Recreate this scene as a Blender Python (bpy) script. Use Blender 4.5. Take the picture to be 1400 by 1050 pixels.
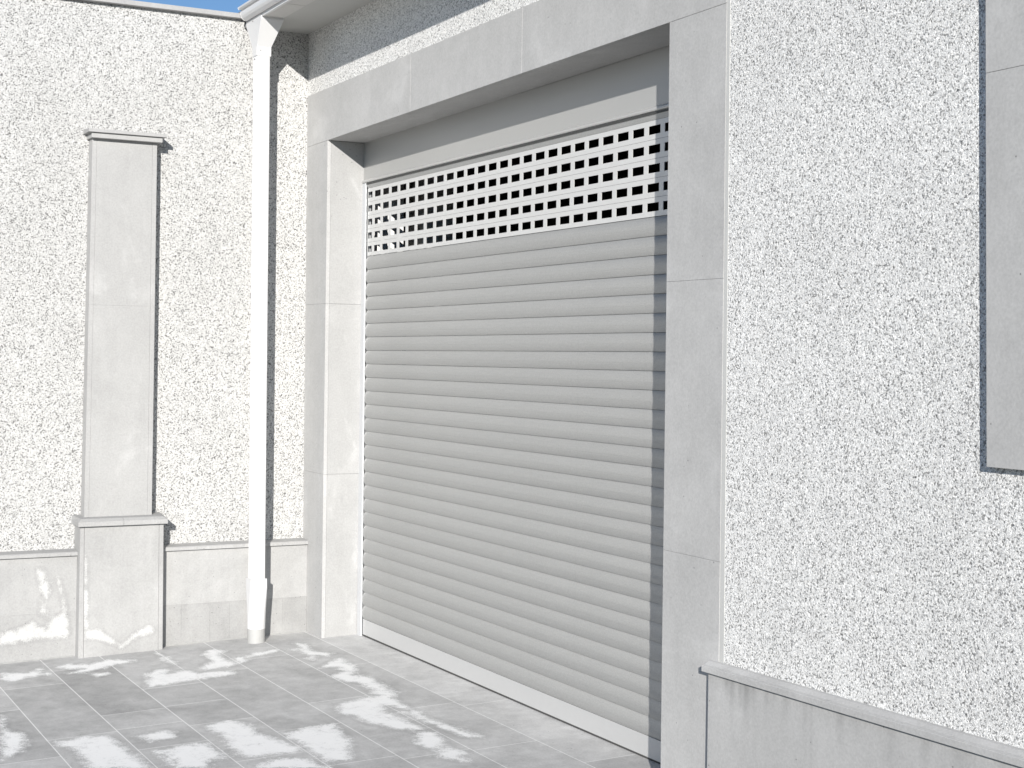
import bpy, bmesh, math, random
import numpy as np
from mathutils import Matrix, Vector
random.seed(7); np.random.seed(7)
for o in list(bpy.data.objects): bpy.data.objects.remove(o)
SC = bpy.context.scene
COL = SC.collection

# ---------------------------------------------------------------- camera
cam = bpy.data.cameras.new('camera'); CAM = bpy.data.objects.new('camera', cam); COL.objects.link(CAM)
r = Vector((0.468800, 0.883214, 0.012639)); u = Vector((-0.021243, -0.003031, 0.999770)); f = Vector((-0.883049, 0.468961, -0.017342))
M = Matrix((r, u, -f)).transposed().to_4x4(); M.translation = (8.4753, -3.1409, 1.6157)
CAM.matrix_world = M
cam.sensor_width = 36.0; cam.lens = 53.547; cam.clip_start = .05; cam.clip_end = 900
SC.camera = CAM
SC.render.resolution_x = 1024; SC.render.resolution_y = 768

# ---------------------------------------------------------------- light
SUN_DIR = Vector((0.444, -0.234, 0.153)).normalized()
EL = math.asin(SUN_DIR.z); ROT = math.atan2(SUN_DIR.x, SUN_DIR.y)
W = bpy.data.worlds.new('World'); SC.world = W; W.use_nodes = True
nt = W.node_tree
sky = nt.nodes.new('ShaderNodeTexSky'); sky.sky_type = 'NISHITA'; sky.sun_disc = False
sky.sun_elevation = EL; sky.sun_rotation = ROT; sky.air_density = 1.0; sky.dust_density = 0.0; sky.ozone_density = 4.0; sky.altitude = 1500
bg = nt.nodes['Background']; bg.inputs[1].default_value = 0.08
nt.links.new(sky.outputs[0], bg.inputs[0])
sl = bpy.data.lights.new('sun', 'SUN'); sl.energy = 4.8; sl.angle = math.radians(0.5); sl.color = (1.0, 0.962, 0.908)
SUN = bpy.data.objects.new('sun', sl); COL.objects.link(SUN)
SUN.rotation_euler = SUN_DIR.to_track_quat('Z', 'Y').to_euler()
SUN.location = (10, -6, 8)
SC.view_settings.view_transform = 'Standard'; SC.view_settings.look = 'None'
SC.view_settings.exposure = 0.38; SC.view_settings.gamma = 1.0

# ---------------------------------------------------------------- node helpers
class N:
    def __init__(s, name):
        s.m = bpy.data.materials.new(name); s.m.use_nodes = True; s.t = s.m.node_tree
        s.b = s.t.nodes['Principled BSDF']; s.out = s.t.nodes['Material Output']
    def n(s, typ, **k):
        x = s.t.nodes.new(typ)
        for a, b in k.items():
            setattr(x, a, b)
        return x
    def set(s, sock, v):
        if hasattr(v, 'is_linked') or hasattr(v, 'links'): s.t.links.new(v, sock)
        else: sock.default_value = v
    def math(s, op, a, b=0.0, c=0.0, clamp=False):
        x = s.n('ShaderNodeMath', operation=op); x.use_clamp = clamp
        s.set(x.inputs[0], a); s.set(x.inputs[1], b)
        if op in ('MULTIPLY_ADD', 'SMOOTH_MIN'): s.set(x.inputs[2], c)
        return x.outputs[0]
    def ramp(s, v, a, b, lo=0.0, hi=1.0, smooth=True):
        x = s.n('ShaderNodeMapRange'); x.interpolation_type = 'SMOOTHSTEP' if smooth else 'LINEAR'
        s.set(x.inputs[0], v); x.inputs[1].default_value = a; x.inputs[2].default_value = b
        x.inputs[3].default_value = lo; x.inputs[4].default_value = hi
        return x.outputs[0]
    def co(s, scale=(1, 1, 1)):
        tc = s.n('ShaderNodeTexCoord'); mp = s.n('ShaderNodeMapping'); mp.inputs['Scale'].default_value = scale
        s.t.links.new(tc.outputs['Object'], mp.inputs[0]); return mp.outputs[0]
    def noise(s, co, scale, detail=4, rough=.55, out=0, dist=0.0):
        x = s.n('ShaderNodeTexNoise'); s.t.links.new(co, x.inputs['Vector'])
        x.inputs['Scale'].default_value = scale; x.inputs['Detail'].default_value = detail
        x.inputs['Roughness'].default_value = rough; x.inputs['Distortion'].default_value = dist
        return x.outputs[out]
    def vor(s, co, scale, feature='F1', rand=1.0):
        x = s.n('ShaderNodeTexVoronoi', feature=feature); s.t.links.new(co, x.inputs['Vector'])
        x.inputs['Scale'].default_value = scale; x.inputs['Randomness'].default_value = rand
        return x
    def mix(s, fac, a, b):
        x = s.n('ShaderNodeMix', data_type='RGBA'); s.set(x.inputs[0], fac); s.set(x.inputs[6], a); s.set(x.inputs[7], b)
        return x.outputs[2]
    def attr(s, name):
        x = s.n('ShaderNodeAttribute', attribute_name=name); return x.outputs['Fac']
    def scale(s, col, fac):
        x = s.n('ShaderNodeVectorMath', operation='SCALE'); s.set(x.inputs[0], col); s.set(x.inputs['Scale'], fac); return x.outputs[0]
    def bump(s, h, dist, strength=1.0, nrm=None):
        x = s.n('ShaderNodeBump'); s.t.links.new(h, x.inputs['Height'])
        x.inputs['Distance'].default_value = dist; x.inputs['Strength'].default_value = strength
        if nrm is not None: s.t.links.new(nrm, x.inputs['Normal'])
        return x.outputs[0]
    def fin(s, col, rough=.8, nrm=None, metal=0.0, spec=.5):
        s.set(s.b.inputs['Base Color'], col); s.set(s.b.inputs['Roughness'], rough)
        s.b.inputs['Metallic'].default_value = metal; s.b.inputs['Specular IOR Level'].default_value = spec
        if nrm is not None: s.t.links.new(nrm, s.b.inputs['Normal'])
        return s.m

def c3(v, g=1.0, b=1.0): return (v, v*g, v*b, 1)

def mat_stone(name, base, mott=.10, tint=(1, .995, .98), pits=True, saltk=.95):
    k = N(name); co = k.co()
    big = k.noise(co, 3.0, 5, .6, dist=.3); mid = k.noise(co, 14, 5, .6); fine = k.noise(co, 120, 2, .6)
    v = k.math('MULTIPLY_ADD', k.math('SUBTRACT', big, .5), mott*2.2, 1.0)
    v = k.math('ADD', v, k.math('MULTIPLY', k.math('SUBTRACT', mid, .5), mott*1.0))
    v = k.math('ADD', v, k.math('MULTIPLY', k.math('SUBTRACT', fine, .5), .36))
    streak = k.noise(k.co((16, 16, 1.3)), 1.0, 4, .6)          # vertical rain streaks
    v = k.math('ADD', v, k.math('MULTIPLY', k.math('SUBTRACT', streak, .5), mott*.9))
    if pits:
        p = k.vor(co, 42); cr = k.n('ShaderNodeSeparateColor'); k.t.links.new(p.outputs['Color'], cr.inputs[0])
        sel = k.math('GREATER_THAN', cr.outputs[0], .93)
        pit = k.math('MULTIPLY', sel, k.ramp(p.outputs['Distance'], .17, .05))
        v = k.math('MULTIPLY', v, k.math('SUBTRACT', 1.0, k.math('MULTIPLY', pit, .55)))
    v = k.math('MULTIPLY', v, k.math('ADD', 1.0, k.attr('tone')))
    col = k.scale((base*tint[0], base*tint[1], base*tint[2]), v)
    s = k.attr('salt')                                        # 0 none .. 1 inside a bloom of lime
    n1 = k.noise(co, 38, 5, .65); n2 = k.noise(co, 170, 3, .7)
    n0 = k.noise(co, 11, 5, .62, dist=.6); n3 = k.noise(k.co((5, 22, 22)), 1, 4, .6)
    s2 = k.math('ADD', s, k.math('ADD', k.math('MULTIPLY', k.math('SUBTRACT', n1, .5), .9), k.math('MULTIPLY', k.math('SUBTRACT', n2, .5), 1.5)))
    s2 = k.math('ADD', s2, k.math('ADD', k.math('MULTIPLY', k.math('SUBTRACT', n0, .5), 1.3), k.math('MULTIPLY', k.math('SUBTRACT', n3, .5), .7)))
    sm = k.math('MULTIPLY', k.ramp(s2, .26, .98), k.ramp(s, 0.0, .25))
    hz = k.math('MULTIPLY', k.ramp(k.noise(k.co((2, 5, 3)), 1, 5, .65, dist=.4), .54, .74), .16)
    sm = k.math('MULTIPLY', k.math('MAXIMUM', sm, hz), saltk)
    tide = k.math('MULTIPLY', k.ramp(s, .0, .3), k.ramp(sm, .25, .0))     # darker tide mark round each bloom
    col = k.scale(col, k.math('SUBTRACT', 1.0, k.math('MULTIPLY', tide, .10)))
    col = k.mix(sm, col, (.88, .88, .87, 1))
    h = k.math('ADD', k.math('MULTIPLY', fine, .6), k.math('MULTIPLY', mid, .7))
    return k.fin(col, .86, k.bump(h, .0012, .55), spec=.3)

def mat_render():
    k = N('pebbledash render'); co = k.co()
    wob = k.n('ShaderNodeVectorMath', operation='MULTIPLY_ADD')
    nn = k.noise(co, 90, 2, .5, out=1)
    k.t.links.new(nn, wob.inputs[0]); wob.inputs[1].default_value = (.004, .004, .004); k.t.links.new(co, wob.inputs[2])
    w = wob.outputs[0]
    A = k.vor(w, 185); E = k.vor(w, 185, 'DISTANCE_TO_EDGE')
    B = k.vor(w, 420)
    ca = k.n('ShaderNodeSeparateColor'); k.t.links.new(A.outputs['Color'], ca.inputs[0])
    cb = k.n('ShaderNodeSeparateColor'); k.t.links.new(B.outputs['Color'], cb.inputs[0])
    chip = k.math('MULTIPLY_ADD', ca.outputs[0], .20, .63)
    grey = k.math('GREATER_THAN', ca.outputs[1], .86)
    lump = k.noise(co, 55, 3, .6); g2 = k.ramp(lump, .62, .70)
    chip = k.math('MULTIPLY', chip, k.math('SUBTRACT', 1.0, k.math('MULTIPLY', grey, .58)))
    chip = k.math('MULTIPLY', chip, k.math('SUBTRACT', 1.0, k.math('MULTIPLY', g2, .50)))
    chip = k.math('MULTIPLY', chip, k.math('MULTIPLY_ADD', cb.outputs[0], .40, .78))
    gapw = k.ramp(k.noise(co, 120, 3, .6), .42, .72, .0, 1.0)
    gap = k.math('MULTIPLY', k.ramp(E.outputs['Distance'], .11, .02), gapw)
    v = k.math('MULTIPLY', chip, k.math('SUBTRACT', 1.0, k.math('MULTIPLY', gap, .78)))
    rel = k.attr('relief')                                   # 0 = no data, 1 low .. 3 high; grey mortar shows between the stones
    rel = k.math('ADD', rel, k.math('MULTIPLY', k.math('LESS_THAN', rel, .001), 2.5))
    low = k.ramp(rel, 1.35, .70)
    v = k.math('MULTIPLY', v, k.math('SUBTRACT', 1.0, k.math('MULTIPLY', low, .66)))
    big = k.noise(co, 1.6, 4, .6)
    v = k.math('MULTIPLY', v, k.math('MULTIPLY_ADD', big, .24, .88))
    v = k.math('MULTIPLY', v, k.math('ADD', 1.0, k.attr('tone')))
    col = k.scale((1.0, .995, .975), v)
    h1 = k.ramp(E.outputs['Distance'], 0, .35)
    h = k.math('ADD', k.math('MULTIPLY', h1, .8), k.math('MULTIPLY', ca.outputs[2], .9))
    h = k.math('ADD', h, k.math('MULTIPLY', cb.outputs[1], .35))
    h = k.math('ADD', h, k.math('MULTIPLY', lump, 1.2))
    return k.fin(col, .8, k.bump(h, .0016, .5), spec=.3)

def mat_plain(name, col, rough, metal=0.0, bumpy=0.0, spec=.5, var=.03, sc=30):
    k = N(name); co = k.co()
    n = k.noise(co, sc, 3, .6); v = k.math('MULTIPLY_ADD', k.math('SUBTRACT', n, .5), var*2, 1.0)
    c = k.scale(col, v)
    nr = k.bump(k.noise(co, 700, 2, .6), .0004, bumpy) if bumpy else None
    return k.fin(c, rough, nr, metal, spec)

def mat_slat():
    k = N('grey lacquered slat'); co = k.co()
    grain = k.noise(k.co((1.0, 1, 1)), 230, 2, .7); lines = k.noise(k.co((.6, 1, 60)), 9, 4, .6)
    rib = k.noise(k.co((420, 1, 2)), 1, 2, .6)
    v = k.math('MULTIPLY_ADD', k.math('SUBTRACT', grain, .5), .62, 1.0)
    v = k.math('ADD', v, k.math('MULTIPLY', k.math('SUBTRACT', lines, .5), .20))
    v = k.math('ADD', v, k.math('MULTIPLY', k.math('SUBTRACT', rib, .5), .05))
    big = k.noise(co, 1.3, 3, .6); v = k.math('ADD', v, k.math('MULTIPLY', k.math('SUBTRACT', big, .5), .12))
    oi = k.n('ShaderNodeObjectInfo'); v = k.math('ADD', v, k.math('MULTIPLY', k.math('SUBTRACT', oi.outputs['Random'], .5), .05))
    col = k.scale((.385, .386, .378), v)
    h = k.math('ADD', k.math('MULTIPLY', grain, .8), k.math('MULTIPLY', rib, .5))
    return k.fin(col, .42, k.bump(h, .0006, .6), .25, .5)

STONE = mat_stone('pale grey stone', .445, .14)
STONE3 = mat_stone('stone darkened for sun', .375, .12)  # darker copy of the stone; offsets strong sun through its colour
STONE2 = mat_stone('mottled stone darkened for sun', .365, .20, saltk=.28)  # mottled, and darkened in colour against the side wall's stronger sun
PAVE = mat_stone('grey paving slab', .50, .36)
MORTAR = mat_stone('pale mortar', .74, .12, pits=False)
FOOT = mat_plain('grey foot mortar', (.33, .33, .32), .9, var=.3, sc=40)  # mid grey with blotchy variation
JOINT = mat_plain('shadow gap mortar', (.16, .155, .15), .9)
RENDER = mat_render()
BEAD = mat_plain('smooth render bead', (.52, .52, .505), .8, var=.05)
PIPE = mat_plain('white lacquered aluminium', (.66, .66, .66), .35, var=.01)
BOOT = mat_plain('grey plastic drain socket', (.40, .40, .39), .6, var=.08, sc=60)
SOFF = mat_plain('painted soffit', (.50, .50, .48), .7, var=.04)
SOFF2 = mat_plain('painted soffit board', (.58, .57, .55), .7, var=.05)
SLAT = mat_slat()
VENT = mat_plain('pale aluminium', (.64, .64, .63), .38, .2, .3, var=.03, sc=8)
BOXM = mat_plain('smooth grey shutter box', (.43, .43, .42), .34, .2, var=.02, sc=3)
BAR = mat_plain('pale bottom bar', (.56, .56, .555), .36, .2, .2, var=.02)
LIP = mat_plain('shutter box lip', (.50, .50, .49), .3, .2, .2, var=.02)  # lighter than the box: the lip's highlight is put into the colour
RAIL = mat_plain('pale guide rail', (.62, .63, .64), .35, .2, var=.01)
RUBBER = mat_plain('rubber seal and shade strip', (.06, .06, .058), .7)
DARK = mat_plain('unlit garage plaster', (.20, .20, .19), .9, var=.1, sc=2)
PIER = mat_plain('white inner plaster', (.75, .75, .74), .8)
ROOF = mat_plain('roof covering', (.25, .24, .23), .8)
EARTH = mat_plain('dark unseen ground', (.065, .064, .062), .9, var=.15, sc=1.5)  # kept dark to cut bounce light onto the undersides
STEEL = mat_plain('dark steel', (.05, .05, .05), .5)

# ---------------------------------------------------------------- object helpers
def link(name, me, mats, parent=None, bevel=0.0, smooth=False):
    if not isinstance(mats, (list, tuple)): mats = [mats]
    for m in mats: me.materials.append(m)
    o = bpy.data.objects.new(name, me); COL.objects.link(o)
    if parent is not None: o.parent = parent
    if bevel:
        b = o.modifiers.new('bevel', 'BEVEL'); b.width = bevel; b.segments = 2; b.limit_method = 'ANGLE'; b.angle_limit = math.radians(40)
    if smooth:
        for p in me.polygons: p.use_smooth = True
    return o
def root(name, label, cat, loc, group=None):
    o = bpy.data.objects.new(name, None); COL.objects.link(o); o.location = loc
    o['label'] = label; o['category'] = cat
    if group: o['group'] = group
    o.empty_display_size = .2
    return o
class MB:
    def __init__(s): s.v = []; s.f = []
    def hexa(s, p):      # 8 corners: bottom 4 ccw, top 4 ccw
        b = len(s.v); s.v += [tuple(q) for q in p]
        s.f += [tuple(b+i for i in q) for q in ((3, 2, 1, 0), (4, 5, 6, 7), (0, 1, 5, 4), (1, 2, 6, 5), (2, 3, 7, 6), (3, 0, 4, 7))]
        return s
    def box(s, x0, x1, y0, y1, z0, z1):
        return s.hexa([(x0, y0, z0), (x1, y0, z0), (x1, y1, z0), (x0, y1, z0), (x0, y0, z1), (x1, y0, z1), (x1, y1, z1), (x0, y1, z1)])
    def prism(s, prof, a0, a1, axis='x', t0=None, t1=None):
        """closed profile swept along x (profile = (y,z)) or y (profile = (x,z)); t0,t1 shift z at the two ends"""
        b = len(s.v); n = len(prof)
        for a, dz in ((a0, t0 or 0), (a1, t1 or 0)):
            for p, q in prof: s.v.append((a, p, q+dz) if axis == 'x' else (p, a, q+dz))
        for i in range(n):
            j = (i+1) % n; s.f.append((b+i, b+j, b+n+j, b+n+i))
        s.f.append(tuple(b+i for i in range(n))[::-1]); s.f.append(tuple(b+n+i for i in range(n)))
        return s
    def loft(s, rings):
        b = len(s.v); n = len(rings[0])
        for r_ in rings: s.v += [tuple(p) for p in r_]
        for k in range(len(rings)-1):
            for i in range(n):
                j = (i+1) % n; s.f.append((b+k*n+i, b+k*n+j, b+(k+1)*n+j, b+(k+1)*n+i))
        s.f.append(tuple(b+i for i in range(n))[::-1]); s.f.append(tuple(b+(len(rings)-1)*n+i for i in range(n)))
        return s
    def mesh(s, name, org=(0, 0, 0)):
        me = bpy.data.meshes.new(name)
        me.from_pydata([(a-org[0], b-org[1], c-org[2]) for a, b, c in s.v], [], s.f)
        bm = bmesh.new(); bm.from_mesh(me); bmesh.ops.recalc_face_normals(bm, faces=bm.faces[:]); bm.to_mesh(me); bm.free()
        return me

def signed(P, poly):
    """signed distance (inside positive) of points P (n,2) to a polygon"""
    poly = np.array(poly); n = len(poly); d = np.full(len(P), 1e9); ins = np.zeros(len(P), bool)
    for i in range(n):
        a = poly[i]; b = poly[(i+1) % n]; ab = b-a; t = np.clip(((P-a)@ab)/max(ab@ab, 1e-9), 0, 1)
        d = np.minimum(d, np.linalg.norm(P-a-t[:, None]*ab, axis=1))
        c = (a[1] > P[:, 1]) != (b[1] > P[:, 1])
        with np.errstate(divide='ignore', invalid='ignore'):
            xi = a[0]+(P[:, 1]-a[1])*(b[0]-a[0])/(b[1]-a[1])
        ins ^= c & (P[:, 0] < xi)
    return np.where(ins, d, -d)
def salt(P, polys, soft):
    P = np.array(P); s = np.full(len(P), -1.0)
    for q in polys:
        q = np.array(q); lo = q.min(0)-.1; hi = q.max(0)+.1
        k = ((P > lo) & (P < hi)).all(1)
        if k.any(): s[k] = np.maximum(s[k], signed(P[k], q))
    return np.clip(.5+s/soft, 0, 1)

def grid_slab(name, us, vs, front, depth_vec, polys, soft, mat, parent, tonefn=None):
    """front face as a fine grid (us x vs -> front(u,v)), closed box behind it; carries 'salt' and 'tone'"""
    V = [front(a, b) for b in vs for a in us]; UV = [(a, b) for b in vs for a in us]
    nu, nv = len(us), len(vs); F = []
    for j in range(nv-1):
        for i in range(nu-1): F.append((j*nu+i, j*nu+i+1, (j+1)*nu+i+1, (j+1)*nu+i))
    loop = [i for i in range(nu)]+[j*nu+nu-1 for j in range(1, nv)]+[(nv-1)*nu+i for i in range(nu-2, -1, -1)]+[j*nu for j in range(nv-2, 0, -1)]
    base = len(V)
    for i in loop:
        p = V[i]; V.append((p[0]+depth_vec[0], p[1]+depth_vec[1], p[2]+depth_vec[2])); UV.append(UV[i])
    n = len(loop)
    for i in range(n): F.append((loop[i], base+i, base+(i+1) % n, loop[(i+1) % n]))
    F.append(tuple(base+i for i in range(n)))
    me = bpy.data.meshes.new(name); me.from_pydata(V, [], F)
    bm = bmesh.new(); bm.from_mesh(me); bmesh.ops.recalc_face_normals(bm, faces=bm.faces[:]); bm.to_mesh(me); bm.free()
    a = me.attributes.new('salt', 'FLOAT', 'POINT'); a.data.foreach_set('value', salt(UV, polys, soft).astype(np.float32) if polys else np.zeros(len(V), np.float32))
    if tonefn:
        t = me.attributes.new('tone', 'FLOAT', 'POINT'); t.data.foreach_set('value', np.array([tonefn(*q) for q in UV], np.float32))
    return link(name, me, mat, parent)
def rough_panel(name, fn, u0, u1, v0, v1, step, amp, seed, parent, org, tone):
    """pebbledash: a sheet of small stones with real relief. fn(U, V, H) -> xyz arrays, H = height out of the wall"""
    rg = np.random.RandomState(seed)
    nu = int(round((u1-u0)/step))+1; nv = int(round((v1-v0)/step))+1
    U, V = np.meshgrid(np.linspace(u0, u1, nu), np.linspace(v0, v1, nv))
    inner = np.zeros_like(U); inner[1:-1, 1:-1] = 1
    U = U+inner*rg.uniform(-.38, .38, U.shape)*step; V = V+inner*rg.uniform(-.38, .38, V.shape)*step
    Hh = rg.uniform(-1, 1, U.shape)*amp
    cu = max(2, nu//5); cv_ = max(2, nv//5)
    low = np.kron(rg.uniform(-1, 1, (cv_+1, cu+1)), np.ones((5, 5)))[:nv, :nu]
    if low.shape != Hh.shape: low = np.zeros_like(Hh)
    Hh = Hh+low*amp*.35
    pit = rg.uniform(0, 1, U.shape) < .05; Hh[pit] -= amp*1.9
    X, Y, Z = fn(U, V, Hh)
    co_ = np.stack([X-org[0], Y-org[1], Z-org[2]], -1).reshape(-1, 3)
    i = (np.arange(nv-1)[:, None]*nu+np.arange(nu-1)[None]).ravel()
    # split each cell into two facets, alternating at random
    fl = rg.randint(0, 2, len(i)).astype(bool)
    a, b, c, d_ = i, i+1, i+nu+1, i+nu
    T1 = np.where(fl[:, None], np.stack([a, b, c], 1), np.stack([a, b, d_], 1)); T2 = np.where(fl[:, None], np.stack([a, c, d_], 1), np.stack([b, c, d_], 1))
    T = np.concatenate([T1, T2])
    me = bpy.data.meshes.new(name); me.vertices.add(len(co_)); me.vertices.foreach_set('co', co_.astype(np.float32).ravel())
    me.loops.add(T.size); me.loops.foreach_set('vertex_index', T.astype(np.int32).ravel())
    me.polygons.add(len(T)); me.polygons.foreach_set('loop_start', np.arange(0, T.size, 3, dtype=np.int32)); me.polygons.foreach_set('loop_total', np.full(len(T), 3, np.int32))
    me.update(calc_edges=True); me.validate()
    at = me.attributes.new('relief', 'FLOAT', 'POINT'); at.data.foreach_set('value', (np.clip(Hh/amp, -2, 2)+2).astype(np.float32).ravel())
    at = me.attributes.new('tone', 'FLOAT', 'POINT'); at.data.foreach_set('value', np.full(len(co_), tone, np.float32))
    o = link(name, me, RENDER, parent); o.matrix_parent_inverse = Matrix.Translation(-Vector(org)); o.location = org
    return o
def lin(a, b, step): n = max(1, int(round(abs(b-a)/step))); return [a+(b-a)*i/n for i in range(n+1)]
def gz(x, y): return .0018*x+.029*max(y, -14)          # the yard falls gently away from the wall

SALT_FLOOR= [[(0.317,-1.782),(0.306,-1.743),(0.371,-1.667),(0.274,-1.566),(0.329,-1.564),(0.374,-1.604),(0.438,-1.556),(0.479,-1.574),(0.485,-1.675),(0.528,-1.768),(0.471,-1.808)],[(0.297,-1.5),(0.259,-1.414),(0.325,-1.337),(0.256,-1.208),(0.341,-1.101),(0.41,-1.109),(0.406,-1.204),(0.478,-1.293),(0.526,-1.47),(0.489,-1.475),(0.43,-1.399),(0.359,-1.486)],[(1.236,-1.934),(1.322,-1.926),(1.508,-1.963),(1.579,-1.927),(1.644,-1.902),(1.825,-1.919),(1.939,-1.96),(1.992,-2.019),(2.049,-2.068)],[(1.842,-1.813),(1.836,-1.743),(1.827,-1.677),(1.868,-1.59),(2.011,-1.571),(2.162,-1.586),(2.244,-1.56),(2.462,-1.56),(2.337,-1.769),(2.098,-1.767),(1.99,-1.76),(1.937,-1.811)],[(1.946,-1.48),(1.927,-1.431),(1.897,-1.357),(1.947,-1.315),(2.031,-1.339),(2.067,-1.457),(2.02,-1.477)],[(2.23,-1.473),(2.212,-1.389),(2.514,-1.472),(2.438,-1.487)],[(0.551,-1.373),(0.584,-1.291),(0.633,-1.296),(0.665,-1.355),(0.618,-1.376)],[(0.313,-0.699),(0.291,-0.659),(0.378,-0.595),(0.452,-0.659),(0.608,-0.659),(0.74,-0.653),(0.777,-0.696),(0.769,-0.756),(0.799,-0.828),(0.726,-0.845),(0.576,-0.745),(0.41,-0.728)],[(0.565,-0.621),(0.589,-0.547),(0.702,-0.576),(0.731,-0.634),(0.642,-0.637)],[(0.734,-1.131),(0.649,-1.071),(0.655,-0.996),(0.767,-1.011),(0.726,-0.946),(0.797,-0.897),(0.84,-0.894),(0.871,-0.71),(0.973,-0.742),(0.992,-0.84),(0.998,-0.955),(1.032,-1.208)],[(0.234,-0.938),(0.418,-0.931),(0.556,-0.918),(0.593,-0.947),(0.488,-0.958)],[(1.914,-1.175),(1.879,-1.057),(1.962,-0.996),(2.127,-1.017),(2.308,-0.973),(2.468,-0.933),(2.525,-0.947),(2.533,-1.064),(2.509,-1.168),(2.452,-1.2),(2.278,-1.182),(2.061,-1.173)],[(2.216,-1.464),(2.186,-1.381),(2.21,-1.25),(2.292,-1.25),(2.47,-1.255),(2.5,-1.331),(2.588,-1.345),(2.513,-1.472),(2.377,-1.453)],[(2.216,-0.915),(2.185,-0.823),(2.174,-0.669),(2.268,-0.685),(2.48,-0.709),(2.755,-0.819),(2.735,-0.893),(2.789,-0.927),(2.538,-0.926),(2.438,-0.916),(2.293,-0.929)],[(0.358,-0.207),(0.418,-0.151),(0.542,-0.18),(0.658,-0.181),(0.746,-0.113),(0.797,-0.174),(0.754,-0.208),(0.888,-0.275),(0.792,-0.289),(0.729,-0.249),(0.588,-0.256),(0.512,-0.305),(0.521,-0.215)],[(0.527,-0.502),(0.481,-0.353),(0.528,-0.353),(0.598,-0.46),(0.593,-0.54)],[(2.583,-1.107),(2.663,-0.973),(2.774,-0.952),(2.829,-0.942),(2.682,-1.189)],[(1.011,-0.281),(0.857,-0.114),(1.016,-0.136),(1.175,-0.151),(1.3,-0.209),(1.405,-0.165),(1.761,-0.192),(1.902,-0.246),(2.091,-0.263),(2.126,-0.286),(1.963,-0.34),(2.083,-0.384),(2.189,-0.365),(2.337,-0.373),(2.482,-0.354),(2.421,-0.48),(2.351,-0.498),(2.297,-0.489),(2.27,-0.534),(2.111,-0.546),(2.001,-0.573),(1.899,-0.554),(1.843,-0.511),(1.817,-0.442),(1.799,-0.36),(1.786,-0.295),(1.582,-0.278),(1.466,-0.285),(1.439,-0.328),(1.265,-0.331),(1.2,-0.241),(1.085,-0.229),(1.052,-0.297)],[(2.134,-0.326),(2.144,-0.257),(2.286,-0.257),(2.471,-0.251),(2.607,-0.218),(2.708,-0.191),(2.737,-0.212),(2.677,-0.266),(2.536,-0.288),(2.347,-0.307),(2.217,-0.319)],[(2.489,-0.413),(2.546,-0.343),(2.682,-0.372),(2.769,-0.407),(2.894,-0.373),(2.947,-0.412),(3.049,-0.41),(2.987,-0.471),(2.892,-0.504),(2.848,-0.451),(2.743,-0.495),(2.622,-0.473)]]
SALT_WALL= [[(-1.551,0.448),(-1.518,0.443),(-1.511,0.385),(-1.485,0.363),(-1.484,0.323),(-1.504,0.283),(-1.53,0.325),(-1.537,0.38),(-1.55,0.394)],[(-1.743,0.111),(-1.627,0.136),(-1.575,0.166),(-1.549,0.131),(-1.496,0.12),(-1.483,0.173),(-1.417,0.199),(-1.411,0.209),(-1.424,0.292),(-1.448,0.388),(-1.432,0.374),(-1.404,0.27),(-1.4,0.195),(-1.38,0.098),(-1.396,0.068),(-1.482,0.071),(-1.613,0.061),(-1.742,0.054)],[(-1.537,0.279),(-1.5,0.215),(-1.503,0.198),(-1.536,0.201)]]
SALT_PED= [[(-1.317,0.106),(-1.231,0.105),(-1.17,0.054),(-1.118,0.017),(-1.057,0.067),(-0.964,0.112),(-0.932,0.094),(-0.943,0.068),(-1.026,0.054),(-1.118,-0.001),(-1.2,0.041),(-1.261,0.061),(-1.316,0.06)],[(-1.323,0.524),(-1.302,0.483),(-1.303,0.105),(-1.32,0.106)]]


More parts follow.
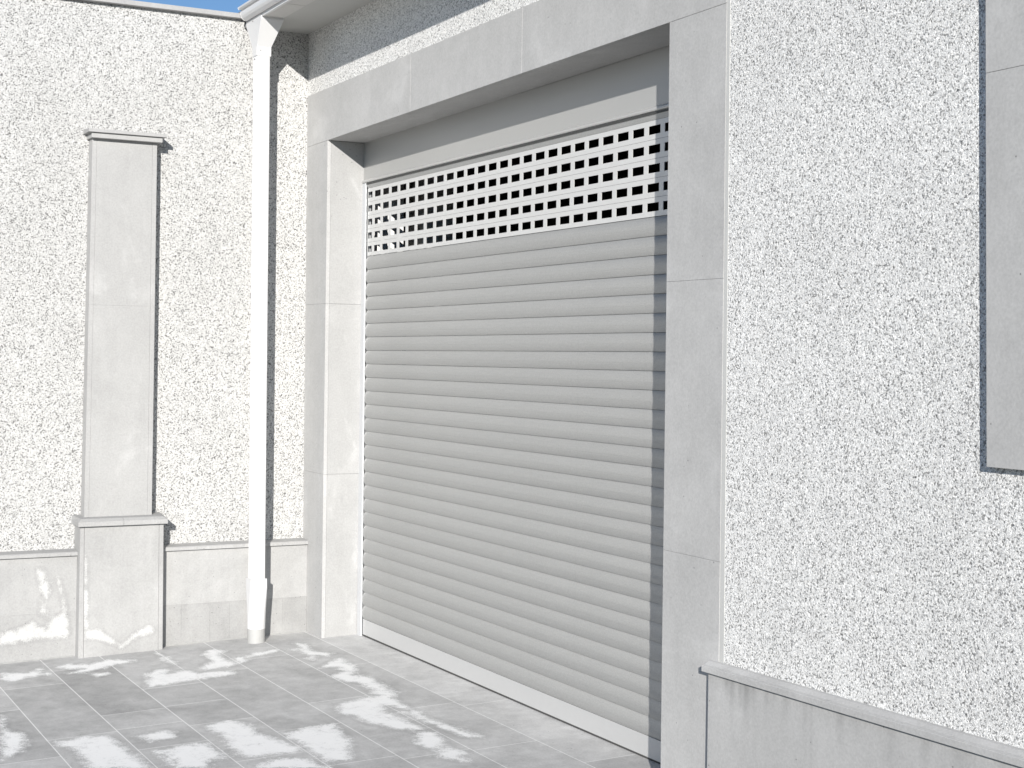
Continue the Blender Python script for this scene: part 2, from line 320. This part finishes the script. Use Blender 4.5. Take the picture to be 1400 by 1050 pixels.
# ---------------------------------------------------------------- ground and paving
me = MB().box(-300, 300, -300, 300, -1.2, -.45).mesh('ground'); g = link('ground', me, EARTH); g['kind'] = 'structure'
me = MB().hexa([(0, -14, -.45), (14, -14, -.44), (14, .2, -.02), (0, .2, -.03), (0, -14, -.41), (14, -14, -.40), (14, .2, .002), (0, .2, -.008)]).mesh('unseen_dark_apron'); g = link('unseen_dark_apron', me, EARTH); g['kind'] = 'structure'  # unseen dark sheet, added to reduce bounce light under lintel and eave
def paving():
    V = []; F = []; MI = []; TN = []
    JOINTS = {-1: [2.18], 0: [1.075, 2.10, 2.89], 1: [.652, 1.757, 2.86], 2: [.87, 2.18], 3: [1.066, 1.472, 1.88, 2.55], 4: [.406, 1.495, 1.786, 2.165], 5: [.717, 1.81, 2.6], 6: [1.175, 2.10], 7: [.55, 1.7]}
    mw = .0026
    rnd = random.Random(3)
    tone = {(1, 0): .02, (1, 1): -.04, (0, 1): -.02, (3, 1): -.10, (4, 2): -.02, (4, 1): -.15, (5, 1): -.08, (4, 0): -.03, (6, 1): -.12, (3, 2): -.10, (2, 1): -.05, (4, 3): -.08, (-1, 0): .12, (-1, 1): .10, (0, 2): .03, (0, 0): .0, (5, 0): -.03, (3, 0): .02}
    for row in range(-1, 8):
        if row == -1: ya, yb = -.035, .24
        else: yb = -.035-.3*row; ya = yb-.3
        js = list(JOINTS.get(row, []))
        x = (js[-1] if js else rnd.uniform(-.6, .4))
        while x < 12.5:
            x += rnd.choice([1.05, 1.1, 1.02, .62]); js.append(x)
        js = [j for j in js if 0.03 < j < 3.9]
        fine_row = row <= 7
        edges = [0.0]+js+[4.0]  # paving stops out of view, shortened to reduce bounce light
        ycells = [(ya, ya+mw, 1), (ya+mw, yb-mw, 0), (yb-mw, yb, 1)]
        for t in range(len(edges)-1):
            xa, xb = edges[t], edges[t+1]
            xm0 = xa+(mw if t else 0); xm1 = xb-mw
            tn = tone.get((row, t), rnd.uniform(-.06, .06))
            for (cx0, cx1, mx) in ((xa, xm0, 1), (xm0, xm1, 0), (xm1, xb, 1)):
                if cx1-cx0 < 1e-6: continue
                for (cy0, cy1, my) in ycells:
                    mm = 1 if (mx or my) else 0
                    fx = fine_row and cx0 < 3.3
                    st = .0125 if fx else .6
                    us = lin(cx0, cx1, st); vs = lin(cy0, cy1, .0125 if fx else .4)
                    b = len(V); nu = len(us)
                    for y in vs:
                        for xx in us: V.append((xx, y, gz(xx, y)))
                    for j in range(len(vs)-1):
                        for i in range(nu-1):
                            F.append((b+j*nu+i, b+j*nu+i+1, b+(j+1)*nu+i+1, b+(j+1)*nu+i)); MI.append(mm)
                    TN += [0.0 if mm else tn*1.25-.02]*(nu*len(vs))
    me = bpy.data.meshes.new('patio_paving'); me.from_pydata(V, [], F)
    me.polygons.foreach_set('material_index', MI)
    s = salt([(a, b) for a, b, c in V], SALT_FLOOR, .085)
    a = me.attributes.new('salt', 'FLOAT', 'POINT'); a.data.foreach_set('value', s.astype(np.float32))
    a = me.attributes.new('tone', 'FLOAT', 'POINT'); a.data.foreach_set('value', np.array(TN, np.float32))
    o = link('patio_paving', me, [PAVE, MORTAR]); o['kind'] = 'structure'
paving()

# ---------------------------------------------------------------- side wall (runs towards the left, faces +x)
SW = root('side_wall', 'long white pebbledash wall on the left with grey stone plinth, coping and one pilaster', 'wall', (0, -3, 0))
SW_INV = Vector((0, -3, 0))
def pset(o, org):
    o.matrix_parent_inverse = Matrix.Translation(-Vector(org)); return o
pset(link('render_face', MB().box(-.30, -.006, -9, .24, .30, 3.53).mesh('render_face'), RENDER, SW), (0, -3, 0))
rough_panel('render_panel', lambda U, V, Hh: (Hh, U, V), -2.3, -.017, .50, 3.5305, .0046, .0015, 11, SW, (0, -3, 0), -.24)  # tone darkens this wall's colour against its stronger sun; front panels stay lighter
pset(link('render_panel', MB().box(-.006, .0, -9, -2.3, .50, 3.5305).mesh('render_panel'), RENDER, SW), (0, -3, 0))
# coping
pset(link('coping', MB().box(-.34, .04, -9, -.02, 3.531, 3.558).mesh('coping'), STONE3, SW, .002), (0, -3, 0))
# plinth: upper slabs and a lower course, then the weathered cap
wp = lambda y, z: (.073, y, z)
def tone_wall(y, z): return 0.0
for (a, b) in ((-9.0, -5.5), (-5.5, -1.90), (-1.90, -1.342), (-.888, -.0205)):
    fine = a > -2.5
    step = .012 if fine else .3
    o = grid_slab('plinth_slab', lin(a+.0004, b-.0004, step), lin(.2055, .5095, step), wp, (-.072, 0, 0), SALT_WALL, .05, STONE2, SW, lambda y, z: .02)
    pset(o, (0, -3, 0))
for (a, b, t) in ((-9.0, -5.5, 0), (-5.5, -1.90, 0), (-1.90, -1.342, -.02), (-.888, -.765, -.09), (-.765, -.60, -.11), (-.60, -.485, -.13), (-.485, -.17, -.10), (-.17, -.0205, -.16)):
    fine = a > -2.5; step = .012 if fine else .3
    o = grid_slab('plinth_slab', lin(a+.0003, b-.0003, step), lin(-.5 if not fine else -.10, .205, step), lambda y, z: (.0722, y, z), (-.0712, 0, 0), SALT_WALL, .05, STONE2, SW, lambda y, z, t=t: t)
    pset(o, (0, -3, 0))
pset(link('plinth_backing', MB().box(-.02, .069, -9, -.0205, -.5, .508).mesh('plinth_backing'), JOINT, SW), (0, -3, 0))
prof = [(-.01, .512), (.095, .512), (.095, .528), (.088, .5335), (-.01, .541)]
for a, b in ((-9, -3.2), (-3.2, -1.343), (-.887, -.02)):
    pset(link('plinth_cap', MB().prism(prof, a+.0005, b-.0005, 'y').mesh('plinth_cap'), STONE3, SW, .0015), (0, -3, 0))
def fillet(x0, x1, y0, y1):
    h = .007
    return MB().hexa([(x0, y0, gz(x0, y0)-.01), (x1, y0, gz(x1, y0)-.01), (x1, y1, gz(x1, y1)-.01), (x0, y1, gz(x0, y1)-.01), (x0, y0, gz(x0, y0)+h), (x1-.004, y0, gz(x0, y0)+h*.3), (x1-.004, y1, gz(x0, y1)+h*.3), (x0, y1, gz(x0, y1)+h)])
for y0, y1 in ((-2.6, -1.362), (-.887, -.021)):
    pset(link('foot_mortar', fillet(.0725, .0815, y0, y1).mesh('foot_mortar'), FOOT, SW), (0, -3, 0))
# pilaster: shaft > cap stones ; pedestal > pedestal cap
def yl(z): return -1.3094+.0142*(z-.73)
def yr(z): return -.9394+.006*(z-.73)
def lean(z0, z1, x0, x1, e0, e1):
    return [(x0, yl(z0)+e0, z0), (x1, yl(z0)+e0, z0), (x1, yr(z0)-e1, z0), (x0, yr(z0)-e1, z0), (x0, yl(z1)+e0, z1), (x1, yl(z1)+e0, z1), (x1, yr(z1)-e1, z1), (x0, yr(z1)-e1, z1)]
def side(z0, z1, x0, x1, right, w):
    fn = (lambda z: (yr(z)-w, yr(z))) if right else (lambda z: (yl(z), yl(z)+w))
    (a0, b0), (a1, b1) = fn(z0), fn(z1)
    return [(x0, a0, z0), (x1, a0, z0), (x1, b0, z0), (x0, b0, z0), (x0, a1, z1), (x1, a1, z1), (x1, b1, z1), (x0, b1, z1)]
m = MB()
for z0, z1 in ((.70, 1.874), (1.8743, 2.776)):
    m.hexa(lean(z0, z1, .002, .085, .0245, .0255))
    m.hexa(side(z0, z1, .002, .0855, False, .0238)); m.hexa(side(z0, z1, .002, .0855, True, .0248))
PL = pset(link('pilaster', m.mesh('pilaster'), STONE3, SW, .0004), (0, -3, 0))
def sub(o): return o
def capst(x, y0, y1, z0, z1, zb): return MB().hexa([(-.01, y0, z0), (x, y0, z0), (x, y1, z0), (-.01, y1, z0), (-.01, y0, z1+zb), (x, y0, z1), (x, y1, z1), (-.01, y1, z1+zb)])
m = capst(.142, -1.312, -.888, 2.8045, 2.822, .012); m2 = capst(.125, -1.2925, -.907, 2.7765, 2.804, 0)
m2.v, m2.f
b = len(m.v); m.v += m2.v; m.f += [tuple(i+b for i in q) for q in m2.f]
link('capital', m.mesh('capital'), STONE3, PL, .0015)
ped = lambda y, z: (.145, y, z)
o = grid_slab('pedestal', lin(-1.320, -.914, .010), lin(-.14, .673, .010), ped, (-.145, 0, 0), SALT_PED, .04, STONE2, SW)
PD = pset(o, (0, -3, 0))
for (a0, a1, b0, b1) in ((-1.350, -1.342, -1.3215, -1.3215), (-.9125, -.9125, -.8885, -.8885)):
    m = MB().hexa([(.002, a0, -.14), (.1458, a0, -.14), (.1458, b0, -.14), (.002, b0, -.14), (.002, a1, .674), (.1458, a1, .674), (.1458, b1, .674), (.002, b1, .674)])
    link('pedestal_side_slab', m.mesh('pedestal_side_slab'), STONE2, PD, .0012)
for y0, y1 in ((-1.359, -1.1155), (-1.1145, -.872)):
    m = MB().hexa([(-.01, y0, .6755), (.176, y0, .6755), (.176, y1, .6755), (-.01, y1, .6755), (-.01, y0, .724), (.168, y0+(.006 if y0 < -1.2 else 0), .7085), (.168, y1-(.006 if y1 > -1 else 0), .7085), (-.01, y1, .724)])
    # bevelled nosing: a straight front below the sloping top
    m = MB().loft([[(-.01, y0, .6755), (.176, y0, .6755), (.176, y1, .6755), (-.01, y1, .6755)], [(-.01, y0, .700), (.176, y0, .700), (.176, y1, .700), (-.01, y1, .700)],
                   [(-.01, y0, .724), (.150, y0+(.02 if y0 < -1.2 else 0), .715), (.150, y1-(.02 if y1 > -1 else 0), .715), (-.01, y1, .724)]])
    link('pedestal_cap', m.mesh('pedestal_cap'), STONE3, PD, .0015)

# ---------------------------------------------------------------- garage building (front faces -y)
GO = (2, 0, 0)
GB = root('garage_building', 'white pebbledash garage front with grey stone door surround, plinth and white eave', 'building', GO)
def gp(name, mb, mat, bev=0.0, org=GO, parent=None):
    o = link(name, mb.mesh(name), mat, parent or GB, bev)
    if parent is None: pset(o, org)
    return o
def bead_out(z): return 4.162+.0105*(3.13-z)*.82
def x3(z): return 4.146+.0047*(2.85-z)
m = MB().box(.0005, 12, -.011, .24, 3.1305, 3.492)
m.hexa([(bead_out(.3), -.011, .3), (12, -.011, .3), (12, .24, .3), (bead_out(.3), .24, .3), (bead_out(3.1305), -.011, 3.13), (12, -.011, 3.13), (12, .24, 3.13), (bead_out(3.1305), .24, 3.13)])
gp('render_face', m, RENDER)
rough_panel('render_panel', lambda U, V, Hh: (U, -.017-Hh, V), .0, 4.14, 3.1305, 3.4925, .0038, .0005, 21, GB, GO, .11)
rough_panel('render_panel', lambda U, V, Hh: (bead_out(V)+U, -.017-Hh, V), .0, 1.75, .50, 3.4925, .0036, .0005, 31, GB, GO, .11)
gp('render_panel', MB().box(5.915, 12, -.017, -.011, .50, 3.492), RENDER)
m = MB().box(-.30, .29, .006, .239, -.1, 3.13).box(3.835, 4.15, .006, .239, -.1, 3.13).box(.29, 3.835, .006, .239, 2.872, 3.13)
gp('wall_core', m, JOINT)
# bead between stone and render
m = MB().hexa([(x3(.3)+.0008, -.0185, .3), (bead_out(.3)-.0003, -.0185, .3), (bead_out(.3)-.0003, .05, .3), (x3(.3)+.0008, .05, .3),
               (x3(3.1)+.0008, -.0185, 3.13), (bead_out(3.1)-.0003, -.0185, 3.13), (bead_out(3.1)-.0003, .05, 3.13), (x3(3.1)+.0008, .05, 3.13)])
gp('corner_bead', m, BEAD)
def x1(z): return .318+.0058*z
def x2(z): return 3.8045-.0037*z
zlb = lambda x: 2.832+.0046*x
zj1 = lambda x: 1.9098-.0024*x
zj2 = lambda x: .9385-.0058*x
zb0 = lambda x: -.08
cuts = [zb0, zj2, zj1, zlb]
def slab(fx0, fx1, y0, y1, lo, hi, g0=.0004, g1=.0004):
    za = lambda x: lo(x)+g0; zb = lambda x: hi(x)-g1
    p = []
    for zf in (za, zb):
        z0 = zf(fx0(1.5)); z1 = zf(fx1(1.5))
        p += [(fx0(z0), y0, z0), (fx1(z1), y0, z1), (fx1(z1), y1, z1), (fx0(z0), y1, z0)]
    return MB().hexa(p)
for side_ in (0, 1):
    m = MB(); mr = MB()
    for k in range(3):
        if side_ == 0: q = slab(lambda z: .0006, x1, -.020, .0015, cuts[k], cuts[k+1]); q2 = slab(lambda z: x1(z)-.027, lambda z: x1(z)-.0008, .0028, .205, cuts[k], cuts[k+1])
        else: q = slab(x2, x3, -.020, .0015, cuts[k], cuts[k+1]); q2 = slab(lambda z: x2(z)+.0008, lambda z: x2(z)+.027, .0028, .205, cuts[k], cuts[k+1])
        b = len(m.v); m.v += q.v; m.f += [tuple(i+b for i in t) for t in q.f]
        b = len(mr.v); mr.v += q2.v; mr.f += [tuple(i+b for i in t) for t in q2.f]
    J = gp('door_jamb', m, STONE, .0006)
    link('reveal_lining', mr.mesh('reveal_lining'), STONE3, J, .0012)
m = MB()
xs = [(.0006, 1.4739), (1.4749, 2.6507), (2.6517, 4.1455)]
for a, b_ in xs:
    m.hexa([(a, -.020, zlb(a)+.0008), (b_, -.020, zlb(b_)+.0008), (b_, .0015, zlb(b_)+.0008), (a, .0015, zlb(a)+.0008), (a, -.020, 3.130), (b_, -.020, 3.130), (b_, .0015, 3.130), (a, .0015, 3.130)])
m.box(.29, 3.84, .2055, .235, 2.8435, 2.872)
# soffit stones of the lintel follow the opening
m.hexa([(x1(2.84), .0028, zlb(.33)+.001), (x2(2.84), .0028, zlb(3.8)+.001), (x2(2.84), .205, zlb(3.8)+.001), (x1(2.84), .205, zlb(.33)+.001), (x1(2.84), .0028, 2.87), (x2(2.84), .0028, 2.87), (x2(2.84), .205, 2.87), (x1(2.84), .205, 2.87)])
m.v = m.v; gp('lintel', m, STONE, .0012)
# plinth right of the door
zc = lambda x: .530+.0135*(x-4.15)
m = MB()
for a, b_ in ((4.1335, 6.2), (6.201, 9.0), (9.001, 12)):
    if a < 5: continue
    m.hexa([(a, -.045, -.6), (b_, -.045, -.6), (b_, -.0175, -.6), (a, -.0175, -.6), (a, -.045, zc(a)), (b_, -.045, zc(b_)), (b_, -.0175, zc(b_)), (a, -.0175, zc(a))])
PB = gp('plinth', m, STONE, .0012)
DR = [(4.24, .012, .05, .30), (4.27, .016, .085, .34), (4.315, .010, .07, .26), (4.35, .022, .11, .36), (4.39, .012, .05, .22), (4.46, .012, .07, .22), (4.50, .010, .05, .14), (4.56, .02, .08, .18), (4.66, .014, .16, .14), (4.69, .006, .30, .16), (4.83, .02, .10, .20), (4.90, .03, .07, .12), (5.05, .03, .12, .16), (5.2, .02, .10, .14), (5.34, .04, .16, .16), (5.5, .03, .10, .12), (4.2, .2, .03, .08), (4.9, .5, .04, .08), (4.14, .03, .4, .06)]
def drip(x, z):
    t = zc(x)-z; v = 0
    for xi, w_, L, a_ in DR: v -= .8*a_*math.exp(-((x-xi)/w_)**2)*math.exp(-(max(t, 0)/L)**2)
    return max(v, -.42)
o = grid_slab('plinth_slab', lin(4.132, 6.1995, .008), lin(0, 1, .012), lambda x, v: (x-GO[0], -.045-GO[1], -.10+(zc(x)+.10)*v), (0, .027, 0), None, 1, STONE, PB, lambda x, v: drip(x, -.10+(zc(x)+.10)*v))
o.matrix_parent_inverse = Matrix.Translation((GO[0], GO[1], GO[2]))
m = MB().prism([(-.0165, .0), (-.0165, .0372), (-.030, .0352), (-.046, .0245), (-.060, .0205), (-.060, .0)], 4.110, 6.6, 'x', zc(4.11), zc(6.6))
m.prism([(-.0165, .0), (-.0165, .0372), (-.030, .0352), (-.046, .0245), (-.060, .0205), (-.060, .0)], 6.601, 12, 'x', zc(6.6), zc(12))
link('plinth_cap', m.mesh('plinth_cap'), STONE, PB, .0012)
# hanging pilaster at the far right
def pxl(z): return 5.4140-.0272*(z-1.3336)
m = MB()
for z0, z1 in ((1.3336, 2.4092), (2.410, 3.30)):
    m.hexa([(pxl(z0), -.045, z0), (5.82, -.045, z0), (5.82, -.016, z0), (pxl(z0), -.016, z0), (pxl(z1), -.045, z1), (5.82, -.045, z1), (5.82, -.016, z1), (pxl(z1), -.016, z1)])
gp('pilaster', m, STONE, .0012)
# eave
gp('soffit', MB().box(.0008, 12, -.294, -.0175, 3.492, 3.505), SOFF)
m = MB()
for a, b_ in ((.0008, .697), (.703, 2.2), (2.204, 3.7), (3.704, 12)): m.box(a, b_, -.405, -.2955, 3.487, 3.503)
gp('soffit_board', m, SOFF2, .001)
gp('fascia', MB().box(.125, 12, -.4225, -.4055, 3.484, 3.60), PIPE, .002)
gp('roof', MB().prism([(-.40, 3.51), (-.40, 3.60), (5.2, 4.6), (5.2, 3.51)], -.30, 12), ROOF)
# inside
m = MB()
X0, X1, Y0, Y1, Z0, Z1 = -.28, 9.0, .2405, 5.0, -.04, 3.49
for q in ((X0-.1, X1+.1, Y1, Y1+.1, Z0, Z1), (X0-.1, X0, Y0, Y1, Z0, Z1), (X1, X1+.1, Y0, Y1, Z0, Z1), (X0, X1, Y0, Y1, Z1-.1, Z1), (X0, X1, Y0, Y1, Z0-.1, Z0+.04)): m.box(*q)
gp('garage_interior', m, DARK)
m = MB().box(.02, .300, .241, .47, .005, 3.38).box(.02, .31, .62, .80, .005, 3.38)
gp('inner_pier', m, PIER)

# ---------------------------------------------------------------- rain gutter
GT = root('rain_gutter', 'white metal rain gutter running along the eave above the garage door', 'gutter', (3, -.44, 3.5))
prof = [(-.4235, 3.503), (-.432, 3.500), (-.443, 3.503), (-.455, 3.512), (-.463, 3.524), (-.466, 3.538), (-.464, 3.549), (-.458, 3.556), (-.462, 3.559), (-.474, 3.5595), (-.480, 3.564), (-.481, 3.571), (-.476, 3.577), (-.468, 3.578), (-.460, 3.572), (-.452, 3.560), (-.4235, 3.558)]
m = MB().prism(prof, .112, 12)
o = link('gutter_trough', m.mesh('gutter_trough'), PIPE, GT, .0008); pset(o, (3, -.44, 3.5))
for p in o.data.polygons: p.use_smooth = False
m = MB().loft([[(.1075, a, b_) for a, b_ in prof], [(.1115, a-.0015, b_-.001) for a, b_ in prof]])
pset(link('gutter_end_cap', m.mesh('gutter_end_cap'), PIPE, GT), (3, -.44, 3.5))
for x in (.30, 1.6, 2.9, 4.2, 5.5, 6.8, 8.1):
    m = MB().box(x, x+.018, -.470, -.40, 3.579, 3.586).box(x, x+.018, -.472, -.466, 3.574, 3.590)
    pset(link('gutter_clip', m.mesh('gutter_clip'), STEEL, GT), (3, -.44, 3.5))

# ---------------------------------------------------------------- downpipe
DP = (.2225, -.376, -.01)
DN = root('downpipe', 'square white downpipe standing in front of the corner between the two walls', 'downpipe', DP)
def ring_rect(x0, x1, y0, y1, z): return [(x0, y0, z), (x1, y0, z), (x1, y1, z), (x0, y1, z)]
cx, cy, hw = .2225, -.376, .0385
# hopper
m = MB().loft([ring_rect(.088, .352, -.4245, -.293, 3.5), ring_rect(.088, .352, -.4245, -.293, 3.475), ring_rect(cx-hw-.003, cx+hw+.003, cy-hw-.003, cy+hw+.003, 3.335), ring_rect(cx-hw-.003, cx+hw+.003, cy-hw-.003, cy+hw+.003, 3.285)])
o = pset(link('hopper', m.mesh('hopper'), PIPE, DN, .0015), DP)
for (x, y, z) in ((cx+hw+.003, cy-.02, 3.315), (cx+.0, cy-hw-.003, 3.27), (.21, -.4245, 3.482)):
    link('rivet', MB().box(x-.0025, x+.0025, y-.0025, y+.0025, z-.0025, z+.0025).mesh('rivet'), STEEL, o)
# fluted square pipe
def fluted():
    pts = []
    c = .006; n = 6
    def edge(ax, ay, bx, by, nx, ny):
        L = 2*(hw-c)
        out = []
        for i in range(n):
            t0 = i/n; t1 = (i+1)/n; g_ = .04
            for t, dd in ((t0+g_*.2, 0), (t1-g_*2.2, 0), (t1-g_*1.4, -.0016), (t1-g_*.6, -.0016)):
                if i == n-1 and t > t1-.12 and dd: continue
                out.append((ax+(bx-ax)*t+nx*dd, ay+(by-ay)*t+ny*dd))
        out.append((bx, by)); return out
    k = hw; e = hw-c
    pts += edge(cx-e, cy-k, cx+e, cy-k, 0, -1)
    pts += edge(cx+k, cy-e, cx+k, cy+e, 1, 0)
    pts += edge(cx+e, cy+k, cx-e, cy+k, 0, 1)
    pts += edge(cx-k, cy+e, cx-k, cy-e, -1, 0)
    return pts
P_ = fluted()
m = MB().loft([[(a, b_, .28) for a, b_ in P_], [(a, b_, 3.30) for a, b_ in P_]])
pset(link('pipe_shaft', m.mesh('pipe_shaft'), PIPE, DN), DP)
def rsq(h, rr, z, n=6):
    o_ = []
    for q, (sx, sy) in enumerate(((1, -1), (1, 1), (-1, 1), (-1, -1))):
        for i in range(n+1):
            a = math.radians(-90+q*90+90*i/n); o_.append((cx+sx*(h-rr)+rr*math.cos(a), cy+sy*(h-rr)+rr*math.sin(a), z))
    return o_
m = MB().loft([rsq(.050, .049, .068), rsq(.050, .044, .14), rsq(.049, .012, .30), rsq(.0475, .007, .352)])
pset(link('pipe_shoe', m.mesh('pipe_shoe'), PIPE, DN, 0, False), DP)
m = MB().loft([rsq(.0495, .0494, -.03), rsq(.0495, .0494, .0685)])
o = pset(link('drain_socket', m.mesh('drain_socket'), BOOT, DN), DP)

# ---------------------------------------------------------------- roller shutter
RO = (2.05, .214, 0)
RS = root('roller_shutter', 'closed grey roller shutter with five rows of square vent holes near its top', 'garage door', RO)
d = .214; ZB = .1066; H = .077; XA, XB = .381, 3.795
SH_X0, SH_X1 = .345, 3.83
# solid slat profile (bulging towards -y)
def slat_mesh():
    pr = []
    n = 14
    for i in range(n+1):
        t = i/n; z = .0004+t*(H-.0008)
        s = 1.85*t-.85; y = -.0118*(1-s*s)-.0003
        if i in (5, 10): pr.append((y+.0, z-.0003)); pr.append((y+.0004, z))
        else: pr.append((y, z))
    pr += [(.0035, H-.0004), (.0035, .0004)]
    # the curtain's left end is seen against the rail: prism along x
    m = MB().prism(pr, XA-RO[0], SH_X1-RO[0]); me = m.mesh('slat')
    for p in me.polygons: p.use_smooth = False
    return me
sm = slat_mesh(); sm.materials.append(SLAT)
protos = []
for k in list(range(27))+[32]:
    o = bpy.data.objects.new('slat', sm); COL.objects.link(o); o.parent = RS; o.location = (0, 0, ZB+k*H)
# perforated slats
def vent_mesh(off):
    hx = []
    i = -1
    while True:
        a = .480+off+.11782*i; b_ = a+.087
        if a > SH_X1-.05: break
        hx.append((max(a, XA+.003), min(b_, SH_X1-.01))); i += 1
    zc_ = [.0006, .0215, .0560, H-.0006]; yf, yb = -.0045, -.0015
    xs_ = [XA]+[t for h_ in hx for t in h_]+[SH_X1]
    V = []; F = []
    def q(*p): b = len(V); V.extend(p); F.append(tuple(range(b, b+4)))
    for y in (yf, yb):
        for zi in range(3):
            for xi in range(len(xs_)-1):
                if zi == 1 and xi % 2 == 1: continue
                x0_, x1_ = xs_[xi], xs_[xi+1]; z0_, z1_ = zc_[zi], zc_[zi+1]
                q((x0_, y, z0_), (x1_, y, z0_), (x1_, y, z1_), (x0_, y, z1_))
    for a, b_ in hx:
        q((a, yf, zc_[1]), (a, yb, zc_[1]), (a, yb, zc_[2]), (a, yf, zc_[2])); q((b_, yf, zc_[1]), (b_, yf, zc_[2]), (b_, yb, zc_[2]), (b_, yb, zc_[1]))
        q((a, yf, zc_[1]), (b_, yf, zc_[1]), (b_, yb, zc_[1]), (a, yb, zc_[1])); q((a, yf, zc_[2]), (a, yb, zc_[2]), (b_, yb, zc_[2]), (b_, yf, zc_[2]))
    q((XA, yf, zc_[0]), (SH_X1, yf, zc_[0]), (SH_X1, yb, zc_[0]), (XA, yb, zc_[0])); q((XA, yf, zc_[3]), (XA, yb, zc_[3]), (SH_X1, yb, zc_[3]), (SH_X1, yf, zc_[3]))
    q((XA, yf, zc_[0]), (XA, yb, zc_[0]), (XA, yb, zc_[3]), (XA, yf, zc_[3]))
    me = bpy.data.meshes.new('vent_slat'); me.from_pydata([(a-RO[0], b, c) for a, b, c in V], [], F)
    bm = bmesh.new(); bm.from_mesh(me); bmesh.ops.remove_doubles(bm, verts=bm.verts[:], dist=1e-6); bmesh.ops.recalc_face_normals(bm, faces=bm.faces[:]); bm.to_mesh(me); bm.free()
    me.materials.append(VENT); return me
va = vent_mesh(0); vb = vent_mesh(-.0045)
for k, me in zip(range(27, 32), (vb, vb, va, va, va)):
    if k == 29: me = va
    o = bpy.data.objects.new('vent_slat', me); COL.objects.link(o); o.parent = RS; o.location = (0, 0, ZB+k*H)
def rp(name, mb, mat, bev=0.0): return pset(link(name, mb.mesh(name), mat, RS, bev), RO)
gl = lambda x: gz(x, .2)
# bottom bar and seal
m = MB().hexa([(XA, d-.007, .0175), (SH_X1, d-.007, .0215), (SH_X1, d+.007, .0215), (XA, d+.007, .0175), (XA, d-.007, ZB-.001), (SH_X1, d-.007, ZB-.001), (SH_X1, d+.007, ZB-.001), (XA, d+.007, ZB-.001)])
rp('bottom_bar', m, BAR, .001)
m = MB().hexa([(XA, d-.004, gl(XA)-.01), (SH_X1, d-.004, gl(SH_X1)-.01), (SH_X1, d+.004, gl(SH_X1)-.01), (XA, d+.004, gl(XA)-.01), (XA, d-.004, .018), (SH_X1, d-.004, .022), (SH_X1, d+.004, .022), (XA, d+.004, .018)])
rp('rubber_seal', m, RUBBER)
# guide rails: U channels
m = MB().prism([(.3205, .196), (.3775, .196), (.3775, .2065), (.3735, .2065), (.3735, .199), (.3245, .199), (.3245, .229), (.3775, .229), (.3775, .232), (.3205, .232)][::-1], 0, 1)
def rail(pts, z0, z1):
    return MB().loft([[(a, b_, z0) for a, b_ in pts], [(a, b_, z1) for a, b_ in pts]])
rp('guide_rail', rail([(.3215, .196), (.3760, .196), (.3775, .1975), (.3775, .2045), (.3735, .2045), (.3735, .199), (.3245, .199), (.3245, .229), (.3775, .229), (.3775, .232), (.3215, .232)], gl(.35)-.01, 2.601), RAIL)
rp('guide_rail', rail([(3.8015-(a-.3215), b_) for a, b_ in [(.3215, .196), (.3760, .196), (.3775, .1975), (.3775, .2045), (.3735, .2045), (.3735, .199), (.3245, .199), (.3245, .229), (.3775, .229), (.3775, .232), (.3215, .232)]], gl(3.8)-.01, 2.601), RAIL)
rp('lip_shadow_strip', MB().box(.383, 3.79, .199, .2058, 2.5925, 2.6003), RUBBER)  # dark strip that paints the shade line under the box; no real seal
# shutter box with rolled lip
pr = [(.203, 2.8425), (.203, 2.6005), (.235, 2.6005), (.235, 2.8425)]
m = MB().prism(pr, .3245, 3.7915)
o = rp('shutter_box', m, BOXM)
m = MB().prism([(.2025, 2.6235), (.1965, 2.6205), (.1925, 2.615), (.1922, 2.609), (.1950, 2.604), (.2025, 2.6015)], .3245, 3.7915)
link('rolled_lip', m.mesh('rolled_lip'), LIP, o)
